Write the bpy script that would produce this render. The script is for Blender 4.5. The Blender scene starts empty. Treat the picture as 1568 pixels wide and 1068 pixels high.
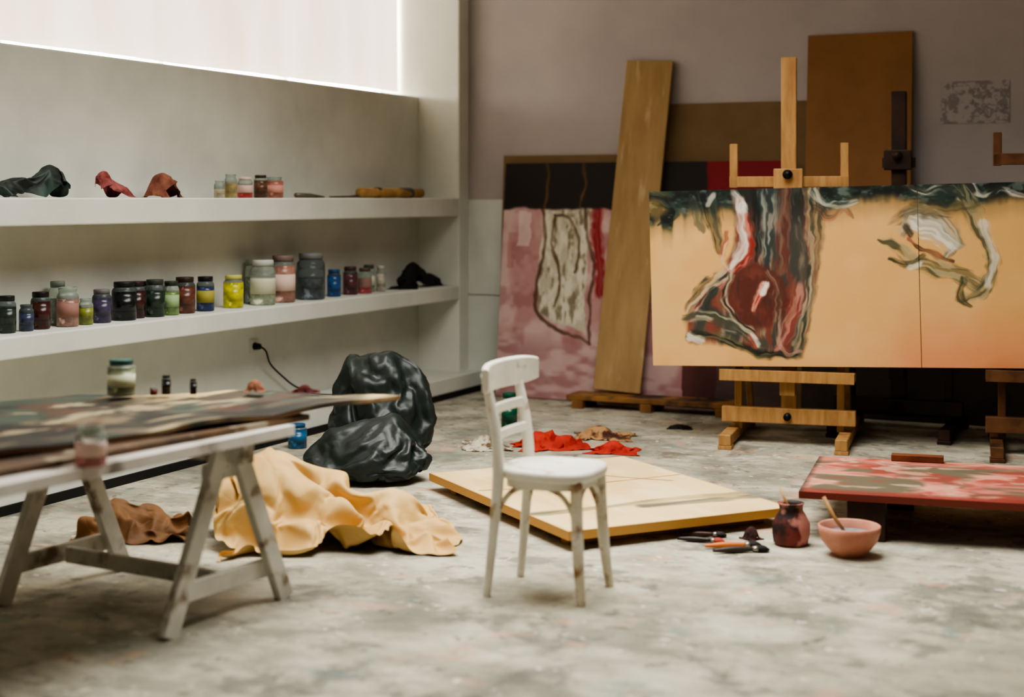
import bpy, bmesh, math, random
import numpy as np
from mathutils import Vector, Matrix, noise
random.seed(7)
scene = bpy.context.scene
COL = scene.collection
CA, SA = 0.9073, 0.4205
YAW = math.atan2(SA, CA)
def W(X, Y, Z=0.0):
    # survey coordinates (X right, Y ahead of the tripod) -> room coordinates
    return Vector((5.0 + CA*X - SA*Y, -10.27 + SA*X + CA*Y, Z))
def lin(c):
    return [((v/255)/12.92 if v/255 <= .04045 else (((v/255)+.055)/1.055)**2.4) for v in c]
def col4(c): return tuple(lin(c)) + (1.0,)

# ---------------------------------------------------------------- cloth simulation for papers, rags and bags
jobs = {}; temps = []
def collider(o):
    COL.objects.link(o); o.modifiers.new('c', 'COLLISION')
    o.collision.thickness_outer = .012; o.collision.cloth_friction = 30; temps.append(o)
def ell(off, c, r):
    bm = bmesh.new(); bmesh.ops.create_icosphere(bm, subdivisions=2, radius=1)
    for v in bm.verts: v.co = Vector((off[0]+c[0]+v.co.x*r[0], off[1]+c[1]+v.co.y*r[1], c[2]+v.co.z*r[2]))
    me = bpy.data.meshes.new('sim_form'); bm.to_mesh(me); bm.free(); collider(bpy.data.objects.new('sim_form', me))
def cloth_obj(name, off, bm, rest, bend=.5, tens=15, mass=.3, selfc=False, pressure=None, compr=15):
    me = bpy.data.meshes.new(name)
    for v in bm.verts: v.co += Vector((off[0], off[1], 0))
    bm.to_mesh(me); bm.free()
    o = bpy.data.objects.new(name, me); COL.objects.link(o)
    o.shape_key_add(name='Basis'); k = o.shape_key_add(name='rest')
    for i, p in enumerate(rest): k.data[i].co = p
    md = o.modifiers.new('cloth', 'CLOTH'); s = md.settings
    s.quality = 5; s.mass = mass; s.tension_stiffness = tens; s.compression_stiffness = compr; s.shear_stiffness = 5; s.bending_stiffness = bend
    s.tension_damping = 8; s.compression_damping = 8; s.bending_damping = .8; s.air_damping = 3
    s.rest_shape_key = k
    if pressure: s.use_pressure = True; s.uniform_pressure_force = pressure
    cs = md.collision_settings; cs.collision_quality = 2; cs.distance_min = .008; cs.use_self_collision = selfc; cs.self_distance_min = .006
    jobs[name] = (o, off)
def sheet(name, off, c, w, h, z, nx, ny, comp, seed, nzamp=.06, nf=4, rot=0, **kw):
    bm = bmesh.new(); g = []; rest = []; cr, sr = math.cos(rot), math.sin(rot)
    for j in range(ny+1):
        for i in range(nx+1):
            a0 = (i/nx-.5)*w; b0 = (j/ny-.5)*h; a = a0*cr-b0*sr; b = a0*sr+b0*cr
            N3 = lambda q: noise.noise(Vector((a*nf, b*nf, seed+q)))
            g.append(bm.verts.new((c[0]+a*comp+nzamp*.5*N3(5), c[1]+b*comp+nzamp*.5*N3(9), z+nzamp*N3(0))))
            rest.append(Vector((off[0]+a, off[1]+b, 0)))
    for j in range(ny):
        for i in range(nx):
            k = j*(nx+1)+i; bm.faces.new((g[k], g[k+1], g[k+nx+2], g[k+nx+1]))
    cloth_obj(name, off, bm, rest, **kw)
def bag(name, off, c, r, scale, seed, **kw):
    bm = bmesh.new(); bmesh.ops.create_icosphere(bm, subdivisions=5, radius=1); rest = []
    for v in bm.verts:
        n = v.co.copy(); k = 1+.14*noise.noise(n*2.5+Vector((seed,0,0)))+.05*noise.noise(n*7+Vector((seed,4,0)))
        v.co = Vector((c[0]+n.x*r[0]*k, c[1]+n.y*r[1]*k, c[2]+n.z*r[2]*k))
        rest.append(Vector((off[0]+n.x*r[0]*scale, off[1]+n.y*r[1]*scale, n.z*r[2]*scale)))
    cloth_obj(name, off, bm, rest, **kw)
me = bpy.data.meshes.new('sim_ground'); me.from_pydata([(-50,-50,0),(50,-50,0),(50,50,0),(-50,50,0)], [], [(0,1,2,3)])
collider(bpy.data.objects.new('sim_ground', me))
o = (0,0); ell(o, (-.30,.0,.13), (.15,.17,.25)); ell(o, (-.10,.08,.10), (.08,.08,.18)); ell(o, (.22,.06,.0), (.11,.09,.20))
sheet('kraft', o, (-.02,0), 1.80, 1.50, .48, 80, 66, .66, 3, .12, 4.4, rot=.25, bend=14, tens=60, mass=.25, compr=60, selfc=True)
o = (3,0); ell(o, (.02,0,.11), (.22,.17,.14)); ell(o, (-.18,0,.16), (.06,.07,.08)); ell(o, (.12,.02,.24), (.06,.07,.08)); bag('bag_a', o, (0,0,.19), (.33,.25,.19), 1.5, 1, bend=.1, mass=.2, pressure=.12)
o = (5,0); ell(o, (0,0,.2), (.15,.14,.24)); ell(o, (-.17,0,.46), (.04,.05,.09)); ell(o, (.04,0,.48), (.05,.05,.09)); ell(o, (.20,0,.36), (.04,.05,.09))
bag('bag_b', o, (0,0,.34), (.30,.24,.33), 1.5, 7, bend=.1, mass=.2, pressure=.12)
def rag(name, x, y, forms, w, h, z, comp, seed, nx=34, ny=28, bend=.4, amp=.05):
    o = (x, y)
    for f in forms: ell(o, *f)
    sheet(name, o, (0,0), w, h, z, nx, ny, comp, seed, amp, 8, bend=bend, mass=.2)
rag('red_a', 0, -3, [((-.06,0,.0),(.06,.06,.09)),((.10,.02,.0),(.05,.05,.06))], .74, .56, .13, .62, 11, 42, 32, amp=.08)
rag('red_b', 1.5, -3, [((0,0,0),(.05,.04,.07))], .46, .40, .10, .64, 12, amp=.07)
rag('pattern', 3, -3, [((0,.05,0),(.05,.06,.06))], .42, .6, .08, .66, 13, amp=.07)
rag('tan', 4.5, -3, [((-.03,0,0),(.08,.05,.07))], .62, .5, .10, .64, 14, amp=.07)
rag('tarp', 0, -5, [((-.10,0,.0),(.12,.05,.09)),((.12,0,.05),(.05,.05,.11))], .80, .36, .19, .66, 15, 42, 20, amp=.08)
rag('pinkrag', 1.5, -5, [((-.07,0,.03),(.02,.02,.12)),((.04,0,.0),(.06,.04,.07))], .40, .28, .17, .68, 16, 28, 22)
rag('brownrag', 3, -5, [((0,0,0),(.07,.05,.14))], .44, .30, .17, .68, 17, 28, 22)
rag('blackcloth', 4.5, -5, [((-.02,0,.03),(.10,.05,.15)),((.18,0,0),(.08,.05,.09))], .84, .36, .20, .68, 18, 42, 22, amp=.07)
rag('brownpaper', 6, -5, [((-.08,0,.0),(.08,.08,.14)),((.08,.02,.0),(.06,.06,.10))], .78, .58, .19, .62, 19, 38, 30, bend=6, amp=.09)
rag('darkrag', 7.5, -5, [((0,0,0),(.04,.04,.06))], .26, .24, .08, .66, 20, 22, 20)
for f in range(1, 39): scene.frame_set(f)
dg = bpy.context.evaluated_depsgraph_get(); SIM = {}
for nm, (ob, off) in jobs.items():
    m = bpy.data.meshes.new_from_object(ob.evaluated_get(dg)); zmin = min(v.co.z for v in m.vertices)
    m.transform(Matrix.Translation((-off[0], -off[1], -zmin+.002)))
    for p in m.polygons: p.use_smooth = True
    m.materials.clear(); SIM[nm] = m
for ob in [j[0] for j in jobs.values()]+temps: bpy.data.objects.remove(ob)
scene.frame_set(1)
def place_cloth(name, sim, loc, rz, mat, scale=(1,1,1), sub=True):
    m = SIM[sim].copy(); m.transform(Matrix.Diagonal((*scale, 1))); m.materials.append(mat)
    ob = bpy.data.objects.new(name, m); COL.objects.link(ob); ob.location = loc; ob.rotation_euler = (0,0,rz)
    if sub:
        md = ob.modifiers.new('sub', 'SUBSURF'); md.levels = 1; md.render_levels = 1
    return ob

# ---------------------------------------------------------------- materials
MATS = {}
def pm(name, c1, c2=None, scale=5, rough=.6, bump=0.0, detail=6, stretch=(1,1,1), lo=.35, hi=.65,
       metallic=0, trans=0, c3=None, scale3=2, lo3=.55, hi3=.62, spec=.35, bscale=None, ior=1.45, crinkle=0, cstr=.5):
    if name in MATS: return MATS[name]
    m = bpy.data.materials.new(name); m.use_nodes = True
    nt = m.node_tree; b = nt.nodes['Principled BSDF']
    b.inputs['Roughness'].default_value = rough
    b.inputs['Metallic'].default_value = metallic
    b.inputs['Transmission Weight'].default_value = trans
    b.inputs['Specular IOR Level'].default_value = spec
    b.inputs['IOR'].default_value = ior
    b.inputs['Base Color'].default_value = col4(c1)
    tc = nt.nodes.new('ShaderNodeTexCoord'); mp = nt.nodes.new('ShaderNodeMapping')
    mp.inputs['Scale'].default_value = stretch
    nt.links.new(tc.outputs['Object'], mp.inputs['Vector'])
    if c2:
        n = nt.nodes.new('ShaderNodeTexNoise'); n.inputs['Scale'].default_value = scale
        n.inputs['Detail'].default_value = detail; n.inputs['Roughness'].default_value = .6
        r = nt.nodes.new('ShaderNodeValToRGB')
        r.color_ramp.elements[0].position = lo; r.color_ramp.elements[0].color = col4(c1)
        r.color_ramp.elements[1].position = hi; r.color_ramp.elements[1].color = col4(c2)
        nt.links.new(mp.outputs[0], n.inputs['Vector']); nt.links.new(n.outputs['Fac'], r.inputs['Fac'])
        out = r.outputs['Color']
        if c3:
            n3 = nt.nodes.new('ShaderNodeTexNoise'); n3.inputs['Scale'].default_value = scale3
            n3.inputs['Detail'].default_value = 5
            ad = nt.nodes.new('ShaderNodeVectorMath'); ad.inputs[1].default_value = (13.1, 4.7, 9.3)
            nt.links.new(mp.outputs[0], ad.inputs[0]); nt.links.new(ad.outputs[0], n3.inputs['Vector'])
            mr = nt.nodes.new('ShaderNodeMapRange'); mr.inputs['From Min'].default_value = lo3; mr.inputs['From Max'].default_value = hi3
            nt.links.new(n3.outputs['Fac'], mr.inputs['Value'])
            mx = nt.nodes.new('ShaderNodeMix'); mx.data_type = 'RGBA'
            nt.links.new(mr.outputs[0], mx.inputs['Factor']); nt.links.new(out, mx.inputs['A'])
            mx.inputs['B'].default_value = col4(c3); out = mx.outputs['Result']
        nt.links.new(out, b.inputs['Base Color'])
    if crinkle:
        vr = nt.nodes.new('ShaderNodeTexVoronoi'); vr.feature = 'DISTANCE_TO_EDGE'; vr.inputs['Scale'].default_value = crinkle
        nd = nt.nodes.new('ShaderNodeTexNoise'); nd.inputs['Scale'].default_value = crinkle*.7
        mxv = nt.nodes.new('ShaderNodeMix'); mxv.data_type = 'VECTOR'; mxv.inputs['Factor'].default_value = .12
        bp = nt.nodes.new('ShaderNodeBump'); bp.inputs['Strength'].default_value = cstr; bp.inputs['Distance'].default_value = .03
        nt.links.new(mp.outputs[0], nd.inputs['Vector']); nt.links.new(mp.outputs[0], mxv.inputs['A']); nt.links.new(nd.outputs['Color'], mxv.inputs['B'])
        nt.links.new(mxv.outputs['Result'], vr.inputs['Vector']); nt.links.new(vr.outputs['Distance'], bp.inputs['Height'])
        nt.links.new(bp.outputs[0], b.inputs['Normal'])
    elif bump:
        n2 = nt.nodes.new('ShaderNodeTexNoise'); n2.inputs['Scale'].default_value = bscale or scale*4
        n2.inputs['Detail'].default_value = 6
        bp = nt.nodes.new('ShaderNodeBump'); bp.inputs['Strength'].default_value = bump; bp.inputs['Distance'].default_value = .01
        nt.links.new(mp.outputs[0], n2.inputs['Vector']); nt.links.new(n2.outputs['Fac'], bp.inputs['Height'])
        nt.links.new(bp.outputs[0], b.inputs['Normal'])
    MATS[name] = m
    return m

def emis(name, c, s, c2=None, scale=1.0, stretch=(1,1,1)):
    m = bpy.data.materials.new(name); m.use_nodes = True; nt = m.node_tree
    b = nt.nodes['Principled BSDF']
    b.inputs['Base Color'].default_value = col4((200,190,175)); b.inputs['Roughness'].default_value = .8
    b.inputs['Emission Color'].default_value = col4(c); b.inputs['Emission Strength'].default_value = s
    if c2:
        tc = nt.nodes.new('ShaderNodeTexCoord'); mp = nt.nodes.new('ShaderNodeMapping'); mp.inputs['Scale'].default_value = stretch
        n = nt.nodes.new('ShaderNodeTexNoise'); n.inputs['Scale'].default_value = scale; n.inputs['Detail'].default_value = 4
        r = nt.nodes.new('ShaderNodeValToRGB'); r.color_ramp.elements[0].position = .3; r.color_ramp.elements[1].position = .7
        r.color_ramp.elements[0].color = col4(c); r.color_ramp.elements[1].color = col4(c2)
        nt.links.new(tc.outputs['Object'], mp.inputs[0]); nt.links.new(mp.outputs[0], n.inputs['Vector'])
        nt.links.new(n.outputs['Fac'], r.inputs[0]); nt.links.new(r.outputs[0], b.inputs['Emission Color'])
    return m

def vcol_mat(name, rough=.6, bump=.2):
    m = bpy.data.materials.new(name); m.use_nodes = True; nt = m.node_tree
    b = nt.nodes['Principled BSDF']; b.inputs['Roughness'].default_value = rough
    b.inputs['Specular IOR Level'].default_value = .25
    a = nt.nodes.new('ShaderNodeVertexColor'); a.layer_name = 'Paint'
    nt.links.new(a.outputs['Color'], b.inputs['Base Color'])
    tc = nt.nodes.new('ShaderNodeTexCoord'); n = nt.nodes.new('ShaderNodeTexNoise'); n.inputs['Scale'].default_value = 60
    bp = nt.nodes.new('ShaderNodeBump'); bp.inputs['Strength'].default_value = bump; bp.inputs['Distance'].default_value = .004
    nt.links.new(tc.outputs['Object'], n.inputs['Vector']); nt.links.new(n.outputs['Fac'], bp.inputs['Height'])
    nt.links.new(bp.outputs[0], b.inputs['Normal'])
    return m

# ---------------------------------------------------------------- mesh helpers
def add_obj(name, me, parent=None):
    o = bpy.data.objects.new(name, me); COL.objects.link(o)
    if parent: o.parent = parent
    return o
def empty(name, loc, rz=0, rot=None):
    e = bpy.data.objects.new(name, None); COL.objects.link(e); e.location = loc
    e.rotation_euler = rot if rot else (0,0,rz); e.empty_display_size = .1
    return e
def from_bm(name, bm, mats, parent=None, smooth=False):
    me = bpy.data.meshes.new(name); bm.to_mesh(me); bm.free()
    for m in (mats if isinstance(mats, (list,tuple)) else [mats]): me.materials.append(m)
    if smooth:
        for p in me.polygons: p.use_smooth = True
    return add_obj(name, me, parent)
def box(name, lo, hi, mat, parent=None, bevel=0.0, seg=2):
    bm = bmesh.new(); bmesh.ops.create_cube(bm, size=1)
    lo = Vector(lo); hi = Vector(hi); c = (lo+hi)/2; s = hi-lo
    for v in bm.verts: v.co = Vector((v.co.x*s.x, v.co.y*s.y, v.co.z*s.z))
    if bevel: bmesh.ops.bevel(bm, geom=bm.edges[:], offset=bevel, segments=seg, profile=.5, affect='EDGES')
    o = from_bm(name, bm, mat, parent); o.location = c
    return o
def catmull(pts, n=8, closed=False):
    P = [np.array(p, float) for p in pts]; out = []
    N = len(P)
    rng = range(N) if closed else range(N-1)
    for i in rng:
        if closed: p0,p1,p2,p3 = P[(i-1)%N],P[i],P[(i+1)%N],P[(i+2)%N]
        else: p0,p1,p2,p3 = P[max(i-1,0)],P[i],P[i+1],P[min(i+2,N-1)]
        for k in range(n):
            t = k/n
            out.append(.5*((2*p1)+(-p0+p2)*t+(2*p0-5*p1+4*p2-p3)*t*t+(-p0+3*p1-3*p2+p3)*t**3))
    if not closed: out.append(P[-1])
    return out
def sweep(name, pts, sizes, mat, parent=None, segs=10, square=False, smoothpath=0, side=None, smooth=True):
    """sweep a round or rectangular section along pts; sizes = radius, or (w,h) half sizes, or a list of them"""
    if not isinstance(sizes, list): sizes = [sizes]*len(pts)
    sizes = [s if isinstance(s, tuple) else (s, s) for s in sizes]
    if smoothpath:
        q = [tuple(p)+tuple(s) for p, s in zip(pts, sizes)]
        q = catmull(q, smoothpath); pts = [p[:3] for p in q]; sizes = [(p[3], p[4]) for p in q]
    pts = [Vector(p) for p in pts]
    bm = bmesh.new(); rings = []
    for i, p in enumerate(pts):
        d = (pts[min(i+1, len(pts)-1)]-pts[max(i-1, 0)]).normalized()
        up = Vector(side) if side else (Vector((0,0,1)) if abs(d.z) < .9 else Vector((1,0,0)))
        u = (up - d*up.dot(d)).normalized(); v = d.cross(u)
        w, h = sizes[i]
        if square: sec = [(-1,-1),(1,-1),(1,1),(-1,1)]
        else: sec = [(math.cos(2*math.pi*k/segs), math.sin(2*math.pi*k/segs)) for k in range(segs)]
        rings.append([bm.verts.new(p + u*a*w + v*b*h) for a, b in sec])
    n = len(rings[0])
    for r0, r1 in zip(rings, rings[1:]):
        for k in range(n): bm.faces.new((r0[k], r0[(k+1)%n], r1[(k+1)%n], r1[k]))
    bm.faces.new(rings[0][::-1]); bm.faces.new(rings[-1])
    bmesh.ops.recalc_face_normals(bm, faces=bm.faces[:])
    if square:
        bmesh.ops.bevel(bm, geom=[e for e in bm.edges], offset=min(.004, min(min(s) for s in sizes)*.3), segments=1, affect='EDGES')
        smooth = False
    return from_bm(name, bm, mat, parent, smooth)
def lathe_bm(bm, prof, segs=28, mi=lambda z: 0, cx=0, cy=0):
    rings = []
    for r, z in prof:
        if r < 1e-5: rings.append([bm.verts.new((cx, cy, z))])
        else: rings.append([bm.verts.new((cx+r*math.cos(2*math.pi*k/segs), cy+r*math.sin(2*math.pi*k/segs), z)) for k in range(segs)])
    for (r0, r1, a, b) in zip(rings, rings[1:], prof, prof[1:]):
        for k in range(segs):
            q = [r0[k % len(r0)], r0[(k+1) % len(r0)], r1[(k+1) % len(r1)], r1[k % len(r1)]]
            u = []
            for v in q:
                if v not in u: u.append(v)
            if len(u) >= 3:
                f = bm.faces.new(u); f.material_index = mi((a[1]+b[1])/2); f.smooth = True

# ---------------------------------------------------------------- painting with numpy
def vn(x, y, seed=0):
    xi = np.floor(x); yi = np.floor(y); xf = x-xi; yf = y-yi
    xf = xf*xf*(3-2*xf); yf = yf*yf*(3-2*yf)
    def h(a, b):
        v = np.sin(a*127.1+b*311.7+seed*74.7)*43758.5453
        return v-np.floor(v)
    return (h(xi,yi)*(1-xf)+h(xi+1,yi)*xf)*(1-yf)+(h(xi,yi+1)*(1-xf)+h(xi+1,yi+1)*xf)*yf
def fbm(x, y, seed=0): return vn(x,y,seed)*.5+vn(x*2.1,y*2.1,seed+1)*.3+vn(x*4.3,y*4.3,seed+2)*.2
def sm(a, b, x): t = np.clip((x-a)/(b-a), 0, 1); return t*t*(3-2*t)
def mixc(I, c, a): I += (np.array(c, float)-I)*a[..., None]
def polymask(xx, yy, poly, soft):
    inside = np.zeros(xx.shape, bool); d = np.full(xx.shape, 1e9); n = len(poly)
    for i in range(n):
        x0, y0 = poly[i]; x1, y1 = poly[(i+1) % n]
        c = ((y0 > yy) != (y1 > yy)) & (xx < (x1-x0)*(yy-y0)/((y1-y0) if y1 != y0 else 1e-9)+x0)
        inside ^= c
        dx, dy = x1-x0, y1-y0; t = np.clip(((xx-x0)*dx+(yy-y0)*dy)/(dx*dx+dy*dy+1e-9), 0, 1)
        d = np.minimum(d, np.hypot(xx-x0-t*dx, yy-y0-t*dy))
    return sm(-soft, soft, np.where(inside, d, -d))
def stroke(I, xx, yy, pts, w, c, a=.9, streak=.6, seed=0, c2=None):
    P = catmull(pts, 6); n = len(P)
    ws = np.interp(np.linspace(0,1,n), np.linspace(0,1,len(w)) if isinstance(w, list) else [0,1], w if isinstance(w, list) else [w,w])
    best = np.full(xx.shape, 1e9); lat = np.zeros(xx.shape); cum = np.zeros(xx.shape); ww = np.ones(xx.shape); L = 0
    for i in range(n-1):
        ax, ay = P[i]; dx, dy = P[i+1]-P[i]; L2 = dx*dx+dy*dy+1e-9; l = math.sqrt(L2)
        t = np.clip(((xx-ax)*dx+(yy-ay)*dy)/L2, 0, 1)
        ex = xx-ax-t*dx; ey = yy-ay-t*dy; d = np.hypot(ex, ey); m = d < best
        best = np.where(m, d, best); lat = np.where(m, (ex*dy-ey*dx)/l, lat)
        cum = np.where(m, L+t*l, cum); ww = np.where(m, ws[i]*(1-t)+ws[i+1]*t, ww); L += l
    r = best/ww + (vn(xx*.12, yy*.12, seed+9)-.5)*.45 + (vn(lat*.9, cum*.06, seed+19)-.5)*.35
    nz = vn(lat*.28+50, cum*.02, seed)*.6+vn(lat*.7+80, cum*.05, seed+3)*.4
    al = np.clip((1-r)*1.8, 0, 1)*a*(1-streak+streak*sm(.3, .6, nz))
    cc = np.zeros(xx.shape+(3,)); cc[:] = c
    if c2 is not None:
        k = sm(.36, .64, vn(lat*.3+9, cum*.04, seed+6)); cc += (np.array(c2, float)-cc)*k[..., None]
    I += (cc-I)*al[..., None]
def to_lin(I):
    I = np.clip(I, 0, 255)/255
    return np.where(I <= .04045, I/12.92, ((I+.055)/1.055)**2.4)
def painted_panel(name, w, h, th, nx, ny, func, mat, edge=(215,190,150), x0=0.0):
    u = np.linspace(0, 1, nx); v = np.linspace(0, 1, ny); U, V = np.meshgrid(u, v)
    Lr = to_lin(func(U, V))
    verts = [(x0+a*w, -th, h*(1-b)) for b in v for a in u]
    faces = [(j*nx+i, (j+1)*nx+i, (j+1)*nx+i+1, j*nx+i+1) for j in range(ny-1) for i in range(nx-1)]
    b0 = len(verts); e = -th+.0006
    verts += [(x0,0,0),(x0+w,0,0),(x0+w,0,h),(x0,0,h),(x0,e,0),(x0+w,e,0),(x0+w,e,h),(x0,e,h)]
    faces += [tuple(b0+k for k in f) for f in [(0,3,2,1),(4,5,6,7),(0,1,5,4),(1,2,6,5),(2,3,7,6),(3,0,4,7)]]
    me = bpy.data.meshes.new(name); me.from_pydata(verts, [], faces)
    at = me.color_attributes.new('Paint', 'FLOAT_COLOR', 'POINT')
    C = np.ones((len(verts), 4)); C[:nx*ny, :3] = Lr.reshape(-1, 3); C[nx*ny:, :3] = lin(edge)
    at.data.foreach_set('color', C.astype(np.float32).ravel())
    me.materials.append(mat); me.update()
    return add_obj(name, me)

# ---------------------------------------------------------------- base materials
M_WALL = pm('plaster_white', (219,220,211), (201,203,194), scale=1.5, rough=.85, bump=.1, bscale=14)
M_WALLB = pm('plaster_lavender', (178,171,170), (166,159,159), scale=1.2, rough=.9, bump=.08, bscale=10)
M_PANEL = pm('panel_paint', (210,213,206), (198,203,196), scale=2, rough=.8)
M_CEIL = pm('ceiling_paint', (190,188,182), rough=.9)
M_BLACK = pm('black_skirting', (22,22,22), rough=.6)
M_PINE = pm('pine_wood', (172,132,82), (146,106,62), scale=4, rough=.55, bump=.15, stretch=(6,6,1), c3=(86,58,34), scale3=1.5, lo3=.58, hi3=.75)
M_PINE2 = pm('stained_pine', (150,108,60), (112,76,42), scale=4, rough=.55, bump=.15, c3=(44,40,36), scale3=5, lo3=.5, hi3=.62)
M_BROWNWOOD = pm('old_easel_wood', (104,68,40), (72,44,26), scale=5, rough=.55, bump=.15, c3=(40,28,20), scale3=3, lo3=.55, hi3=.7)
M_DARKWOOD = pm('dark_easel_wood', (62,38,26), (38,25,18), scale=6, rough=.5)
M_MDF = pm('fibreboard', (144,104,66), (132,94,58), scale=3, rough=.75)
M_MDF2 = pm('fibreboard_olive', (124,102,72), (112,92,64), scale=3, rough=.8)
M_PLY = pm('plywood_plank', (164,136,94), (148,120,80), scale=2.5, rough=.7, stretch=(5,5,1), c3=(180,156,120), scale3=3, lo3=.62, hi3=.72)
M_IRON = pm('dark_iron', (25,24,24), rough=.4, metallic=.6)

# floor: paint-stained concrete
def floor_material():
    m = bpy.data.materials.new('stained_concrete'); m.use_nodes = True; nt = m.node_tree
    N = nt.nodes; L = nt.links; b = N['Principled BSDF']
    b.inputs['Roughness'].default_value = .62; b.inputs['Specular IOR Level'].default_value = .3
    tc = N.new('ShaderNodeTexCoord')
    def mask(scale, lo, hi, off, stretch=(1,1,1), detail=6, rough=.6):
        mp = N.new('ShaderNodeMapping'); mp.inputs['Location'].default_value = off; mp.inputs['Scale'].default_value = stretch
        n = N.new('ShaderNodeTexNoise'); n.inputs['Scale'].default_value = scale; n.inputs['Detail'].default_value = detail
        n.inputs['Roughness'].default_value = rough; n.inputs['Distortion'].default_value = .3
        r = N.new('ShaderNodeMapRange'); r.inputs['From Min'].default_value = lo; r.inputs['From Max'].default_value = hi
        L.new(tc.outputs['Object'], mp.inputs[0]); L.new(mp.outputs[0], n.inputs['Vector']); L.new(n.outputs['Fac'], r.inputs['Value'])
        return r.outputs[0]
    def mix(a, fac, c, amt=1.0):
        x = N.new('ShaderNodeMix'); x.data_type = 'RGBA'
        mu = N.new('ShaderNodeMath'); mu.operation = 'MULTIPLY'; mu.inputs[1].default_value = amt
        L.new(fac, mu.inputs[0]); L.new(mu.outputs[0], x.inputs['Factor'])
        if isinstance(a, tuple): x.inputs['A'].default_value = a
        else: L.new(a, x.inputs['A'])
        x.inputs['B'].default_value = col4(c); return x.outputs['Result']
    c = mix(col4((178,173,155)), mask(.9,.35,.65,(0,0,0)), (150,146,130), .9)
    c = mix(c, mask(2.6,.42,.62,(5,2,0),(1,1,1),8,.65), (200,195,176), .8)
    c = mix(c, mask(4.5,.44,.62,(1,9,0),(1,1.6,1),8,.7), (118,114,100), .6)
    c = mix(c, mask(1.7,.51,.64,(7,3,0),(1,1,1),8), (98,97,86), .65)
    c = mix(c, mask(3.1,.56,.63,(17,31,0),(1,1,1),8), (78,80,74), .6)
    c = mix(c, mask(4,.59,.67,(2,12,0)), (196,148,124), .5)
    c = mix(c, mask(3.4,.60,.68,(22,2,0)), (112,140,134), .5)
    c = mix(c, mask(12,.61,.67,(8,8,0)), (70,68,62), .6)
    c = mix(c, mask(15,.63,.70,(4,4,0)), (226,221,206), .75)
    L.new(c, b.inputs['Base Color'])
    n = N.new('ShaderNodeTexNoise'); n.inputs['Scale'].default_value = 20; n.inputs['Detail'].default_value = 8
    bp = N.new('ShaderNodeBump'); bp.inputs['Strength'].default_value = .3; bp.inputs['Distance'].default_value = .01
    L.new(tc.outputs['Object'], n.inputs['Vector']); L.new(n.outputs['Fac'], bp.inputs['Height']); L.new(bp.outputs[0], b.inputs['Normal'])
    return m

# ---------------------------------------------------------------- room shell
XR, YF, ZC = 7.2, -12.6, 3.8
box('floor', (-.8, YF-.2, -.2), (XR+.2, .2, 0), floor_material())
box('ceiling', (-.8, YF-.2, ZC), (XR+.2, .2, ZC+.15), M_CEIL)
box('wall_back', (-.8, 0, 0), (XR+.2, .2, ZC), M_WALLB)
box('wall_right', (XR, YF, 0), (XR+.2, 0, ZC), M_WALLB)
box('wall_front', (-.8, YF-.2, 0), (XR+.2, YF, ZC), M_WALLB)
wl = empty('wall_left', (0,0,0))
box('lower_wall', (-.85, YF, 0), (-.47, 0, 2.233), M_WALL, wl, bevel=.012)
box('lintel', (-.85, YF, 3.45), (-.47, 0, ZC), M_WALL, wl)
box('pier', (-.85, -.17, .0), (-.12, 0, ZC), M_WALL, wl, bevel=.012, seg=3)
box('wall_shelf', (-.47, YF, 1.32), (-.12, -.17, 1.457), M_WALL, None, bevel=.010, seg=3)
box('wall_shelf.001', (-.47, YF, .69), (-.12, -.17, .80), M_WALL, None, bevel=.010, seg=3)
box('wall_ledge', (-.47, YF, 0), (0, 0, .15), M_WALL, None, bevel=.008)
box('baseboard_left', (0, YF, 0), (.012, 0, .045), M_BLACK)
box('baseboard_back', (.012, -.032, 0), (XR, -.02, .045), M_BLACK)
wb = empty('trim_1', (0,0,0))
box('panel_upper', (-.12, -.02, .725), (XR, 0, 1.447), M_PANEL, wb, bevel=.003)
box('panel_lower', (-.12, -.02, 0), (XR, 0, .718), M_PANEL, wb, bevel=.003)
win = empty('window_1', (0,0,0))
box('glazing', (-.80, YF+.1, 2.235), (-.79, -.19, 3.44), emis('daylight_glass', (255,250,240), 20.0), win)
for k in range(9): box('mullion_%d' % (k+1), (-.785, -1.6-k*1.35, 2.24), (-.74, -1.55-k*1.35, 3.44), M_WALL, win)
bm = bmesh.new(); ny = 500; nz = 6; rows = []
for j in range(nz+1):
    r = []
    for i in range(ny+1):
        y = YF+.15 + (-.19-YF-.15)*i/ny
        zb = 2.272 + .018*noise.noise(Vector((y*.9, 0, 3)))
        z = zb + (3.44-zb)*j/nz
        x = -.645 + .006*math.sin(y*26+math.sin(y*3)) + .012*noise.noise(Vector((y*1.2, z*.7, 0)))
        r.append(bm.verts.new((x, y, z)))
    rows.append(r)
for a, b in zip(rows, rows[1:]):
    for i in range(ny): bm.faces.new((a[i], a[i+1], b[i+1], b[i]))
blind = from_bm('window_blind', bm, emis('blind_cloth', (232,208,182), 2.3, (255,242,226), scale=1.0, stretch=(1,2.6,.5)), None, True)  # emission put in for the daylight behind the translucent cloth

# ---------------------------------------------------------------- power outlet + cable
out = empty('power_outlet', (-.47, -2.35, .52))
box('faceplate', (0, -.045, -.045), (.008, .045, .045), pm('plastic_white', (205,205,200), rough=.4), out, bevel=.002)
sweep('plug', [(.008,0,0),(.05,0,0)], [.024,.018], M_BLACK, out, segs=14)
sweep('cable', [(.05,0,0),(.08,.02,-.03),(.06,.10,-.12),(.05,.26,-.22),(.06,.40,-.30),(.12,.55,-.36),(.25,.6,-.364)], .006, M_BLACK, out, smoothpath=6)

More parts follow.
